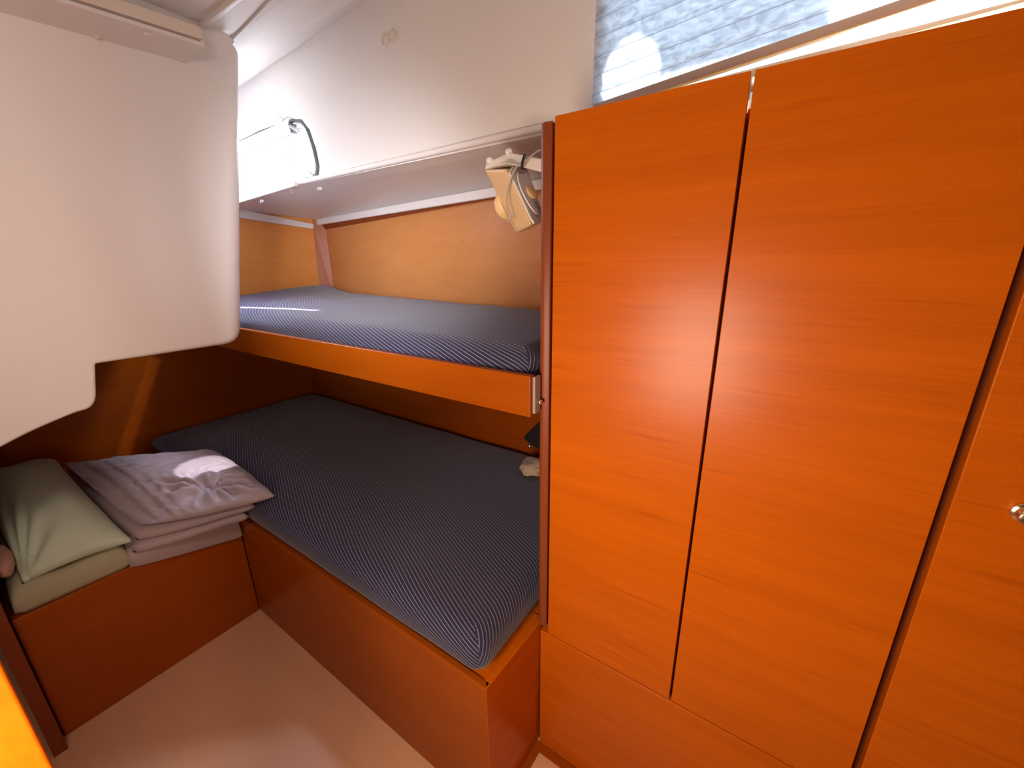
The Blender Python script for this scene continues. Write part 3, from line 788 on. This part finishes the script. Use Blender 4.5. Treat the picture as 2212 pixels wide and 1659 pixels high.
cb = [(1110, 290), (1050, 320), (985, 375), (930, 430), (850, 485), (790, 520), (745, 580), (700, 670), (660, 800), (630, 930), (622, 1040), (645, 1150), (680, 1270), (672, 1300), (615, 1312)]
dp = [0.80, 0.79, 0.775, 0.77, 0.765, 0.762, 0.760, 0.760, 0.764, 0.770, 0.776, 0.780, 0.783, 0.785, 0.790]
link('cable', tube(smooth_path([F(x, y, d) for (x, y), d in zip(cb, dp)], 4), 0.0017, seg=8), 'cable', fan, smooth=True)
link('cable_tie', tube(smooth_path([F(885, 362, 0.776), F(868, 420, 0.766), F(850, 480, 0.763), F(845, 560, 0.768)]), 0.0026, seg=8, flat=1.2), 'black', fan, smooth=True)

# ---- oddments behind the post at the foot of the lower mattress
def d2(x, y): return 1080 + x * 150 / 995.0, 800 + y * 250 / 1659.0
def D(x, y, dep): return oy(*d2(x, y), dep)
dep = 0.95
bm = prism([D(330, 985, dep), D(345, 940, dep), D(540, 745, dep), D(600, 720, dep), Vector((-0.399, dep, D(600, 720, dep).z)), Vector((-0.399, dep, D(600, 1140, dep).z)), D(600, 1140, dep), D(520, 1130, dep)], (0.01, 0.06, 0.0))
t_ = thing('storage_pouch', 'black pouch hanging beside the corner post over the lower mattress', 'pouch', D(560, 1100, dep))
link('body', bm, 'dark_cloth', t_, bevel=0.005)
link('flap_stud', lathe(D(425, 1085, dep - 0.004), (0, -1, 0), [(0.006, 0), (0.005, 0.003), (0.001, 0.005)], seg=12), 'alu', t_, smooth=True)
def puff(c, rx, ry, rz, seed, amp=0.15, n=24):
    bm = bmesh.new(); bmesh.ops.create_icosphere(bm, subdivisions=4, radius=1)
    for v in bm.verts:
        d = v.co.normalized(); k = 1 + amp * noise.noise(d * 1.7 + Vector((seed, 0, 0))) + amp * 0.5 * noise.noise(d * 4.2 + Vector((0, seed, 0)))
        v.co = Vector((c[0] + d.x * rx * k, c[1] + d.y * ry * k, c[2] + math.copysign(abs(d.z) ** 0.8, d.z) * rz * k))
    return bm
pc = oz(*d2(500, 1400), 0.56)
tag(link('crumpled_cloth', puff((pc.x - 0.005, pc.y, 0.565), 0.06, 0.05, 0.020, 3.0, 0.3), 'tan_cloth', smooth=True), 'pale crumpled cloth on the lower mattress beside the corner post', 'cloth')


# ---- soft goods on the bench
def lerp2(q, s, t): return q[0].lerp(q[1], s).lerp(q[3].lerp(q[2], s), t)


def soft_slab(q, T, n=44, edge=0.07, lift=None, bow=0.0, drape=None, wr=0.0, seed=0.0, pw=0.5):
    """A soft flat body on the plan quad q (four corners at bottom height), rounded at its rim."""
    q = [Vector(c) for c in q]; bm = bmesh.new(); top, bot = {}, {}
    for i in range(n + 1):
        for j in range(n + 1):
            s, t = i / n, j / n; p = lerp2(q, s, t)
            ds, dt = min(s, 1 - s), min(t, 1 - t)
            e = (1 - (1 - min(1, ds / edge)) ** 2) ** pw * (1 - (1 - min(1, dt / edge)) ** 2) ** pw
            cdir = lerp2(q, 0.5, 0.5)
            out_ = bow * (math.sin(math.pi * s) * (1 - 2 * dt) + math.sin(math.pi * t) * (1 - 2 * ds)) * 0.5
            p = p + Vector(((p.x - cdir.x), (p.y - cdir.y), 0)) * out_
            h = T * e
            z = 0.0
            if lift: z = lift(s, t) * e
            if wr: z += wr * e * (noise.noise(Vector((p.x * 14, p.y * 14, seed))) + 0.5 * noise.noise(Vector((p.x * 34, p.y * 34, seed + 5))))
            pt_, pb_ = p + Vector((0, 0, T * 0.5 + h * 0.5 + z)), p + Vector((0, 0, T * 0.5 - h * 0.5))
            if drape: pt_, pb_ = drape(pt_), drape(pb_)
            top[i, j] = bm.verts.new(pt_)
            bot[i, j] = top[i, j] if (i in (0, n) or j in (0, n)) else bm.verts.new(pb_)
    for i in range(n):
        for j in range(n):
            bm.faces.new((top[i, j], top[i + 1, j], top[i + 1, j + 1], top[i, j + 1]))
            f = (bot[i, j], bot[i, j + 1], bot[i + 1, j + 1], bot[i + 1, j])
            if len(set(f)) == 4:
                try: bm.faces.new(f)
                except ValueError: pass
    return bm


def over_edge(xe, drop=0.92):
    def fn(p):
        e = p.x - xe
        if e <= 0: return p
        return Vector((xe + 0.035 * (1 - math.exp(-e / 0.04)), p.y, p.z - drop * e * (1 - math.exp(-e / 0.03))))
    return fn

# folded olive sheet under the pillow
ZB = ZT - 0.004
q = [(-2.15, -0.035, ZB), (-1.535, -0.035, ZB), (-1.53, 0.20, ZB), (-2.15, 0.175, ZB)]
tag(link('folded_sheet', soft_slab(q, 0.074, edge=0.10, wr=0.004, seed=2, drape=over_edge(-1.575, 0.7), lift=lambda s, t: 0.004 * math.sin(9 * t)), 'olive', smooth=True),
    'olive green folded bedding under the sage pillow on the bench', 'bedding')

# sage pillow
def pillow(c00, c10, c11, c01, T, n=48, seed=0.0):
    q = [Vector(c) for c in (c00, c10, c11, c01)]; bm = bmesh.new(); top, bot = {}, {}
    for i in range(n + 1):
        for j in range(n + 1):
            s, t = i / n, j / n; u, v = 2 * s - 1, 2 * t - 1
            # sides bow inwards so the four corners stay pointed
            su = u * (1 - 0.05 * (1 - v * v)); sv = v * (1 - 0.07 * (1 - u * u))
            p = lerp2(q, (su + 1) / 2, (sv + 1) / 2)
            h = T * (max(0, 1 - abs(u) ** 2.6) * max(0, 1 - abs(v) ** 2.4)) ** 0.62
            # gathers that fan out of the near corner
            dx, dy = s - 1.0, t - 0.02; rr = math.hypot(dx, dy); an = math.atan2(dy, -dx)
            g = 0.010 * math.sin(an * 15) * math.exp(-((rr - 0.22) / 0.22) ** 2) * (1 if an > 0 else 0.4)
            z = g + 0.008 * noise.noise(Vector((s * 4, t * 4, seed))) * min(1, h / 0.02)
            top[i, j] = bm.verts.new(p + Vector((0, 0, h * 0.66 + (z if 0 < i < n and 0 < j < n else 0))))
            bot[i, j] = top[i, j] if (i in (0, n) or j in (0, n)) else bm.verts.new(p - Vector((0, 0, h * 0.10)))
    for i in range(n):
        for j in range(n):
            bm.faces.new((top[i, j], top[i + 1, j], top[i + 1, j + 1], top[i, j + 1]))
            f = (bot[i, j], bot[i, j + 1], bot[i + 1, j + 1], bot[i + 1, j])
            if len(set(f)) == 4: bm.faces.new(f)
    return bm


pw = thing('pillow', 'sage green pillow on the bench beside the folded mauve quilt', 'pillow', (-1.9, 0.1, 0.51))
link('pillowcase', pillow((-2.32, -0.02, 0.575), (-1.575, -0.006, 0.500), (-1.515, 0.212, 0.518), (-2.30, 0.185, 0.585), 0.15, seed=4), 'sage', pw, smooth=True)
p = oz(35, 1190, 0.525)
link('care_label', slab([oz(31, 1177, 0.525), oz(38, 1193, 0.520), oz(43, 1190, 0.520), oz(36, 1173, 0.525)], (0, 0, 0.002)), 'white_plastic', pw)

# pink cushion squeezed behind the pillow
tag(link('cushion', puff((-1.70, -0.022, 0.530), 0.09, 0.022, 0.030, 8.0, 0.08), 'pink', smooth=True), 'dusty pink cushion at the left edge behind the sage pillow', 'cushion')

# folded quilt
TUFT = (0.80, 0.62)
def quilt_lift(s, t):
    z = 0.028 * math.sin(math.pi * s) * math.sin(math.pi * t) ** 0.7
    dx, dy = (s - TUFT[0]) * 0.75, (t - TUFT[1]) * 0.42
    r = math.hypot(dx, dy); a = math.atan2(dy, dx)
    z -= 0.032 * math.exp(-(r / 0.032) ** 2)
    z += 0.012 * math.sin(a * 9 + 1.3 * math.sin(3 * a)) * math.exp(-((r - 0.07) / 0.06) ** 2)
    z += 0.006 * (1 - abs(noise.noise(Vector((s * 9 + t * 4, t * 9, 1.0)))) * 3.0) * math.exp(-((r - 0.12) / 0.12) ** 2)
    for k in range(1, 4):   # stitched diamond lines
        for w_ in (s * 3.4 + t * 2.2, s * 3.4 - t * 2.2):
            f = (w_ % 1.0) - 0.5
            z -= 0.0016 * math.exp(-(f / 0.05) ** 2)
    for t0, hh in ((0.11, 0.015), (0.21, 0.013), (0.29, 0.006)):   # edges of the folds along the pillow side
        k = max(0.0, min(1.0, (t - t0 - 0.02 * math.sin(3 * s)) / 0.03)); z -= hh * (1 - k * k * (3 - 2 * k))
    return z


bm = soft_slab([(-2.32, 0.170, 0.424), (-1.525, 0.190, 0.424), (-1.455, 0.486, 0.424), (-2.0, 0.486, 0.424)], 0.052, n=50, edge=0.06, wr=0.003, seed=1, drape=over_edge(-1.565, 0.85))
def join(bm, other):
    me = bpy.data.meshes.new('tmp'); other.to_mesh(me); other.free(); bm.from_mesh(me); bpy.data.meshes.remove(me)
join(bm, soft_slab([(-2.32, 0.180, 0.470), (-1.535, 0.206, 0.462), (-1.415, 0.480, 0.470), (-2.0, 0.484, 0.476)], 0.034, n=46, edge=0.06, wr=0.003, seed=3))
join(bm, soft_slab([(-2.32, 0.190, 0.504), (-1.548, 0.222, 0.492), (-1.395, 0.500, 0.507), (-1.98, 0.520, 0.535)], 0.030, n=46, edge=0.06, bow=0.03, wr=0.004, seed=6))
join(bm, soft_slab([(-2.30, 0.205, 0.535), (-1.560, 0.243, 0.522), (-1.325, 0.542, 0.541), (-1.90, 0.570, 0.545)], 0.042, n=90, edge=0.13, bow=0.05, lift=quilt_lift, wr=0.005, seed=9))
for v in bm.verts:
    c = v.co; f = Vector((c.x * 3.2, c.y * 4.5, 2.0))
    k = max(0.0, min(1.0, (c.x + 2.2) / 0.5))
    c.y += 0.012 * noise.noise(f) * k; c.x += 0.014 * noise.noise(f + Vector((9, 3, 0))) * k
    if c.z > 0.46: c.z += 0.010 * noise.noise(Vector((c.x * 5, c.y * 6, 7.0))) - 0.018 * max(0, (c.x + 1.62) / 0.15) ** 1.5 * max(0, min(1, (0.42 - c.y) / 0.15))
tag(link('folded_quilt', bm, 'mauve', smooth=True), 'folded mauve quilt stacked on the bench corner against the berth mattress', 'quilt')
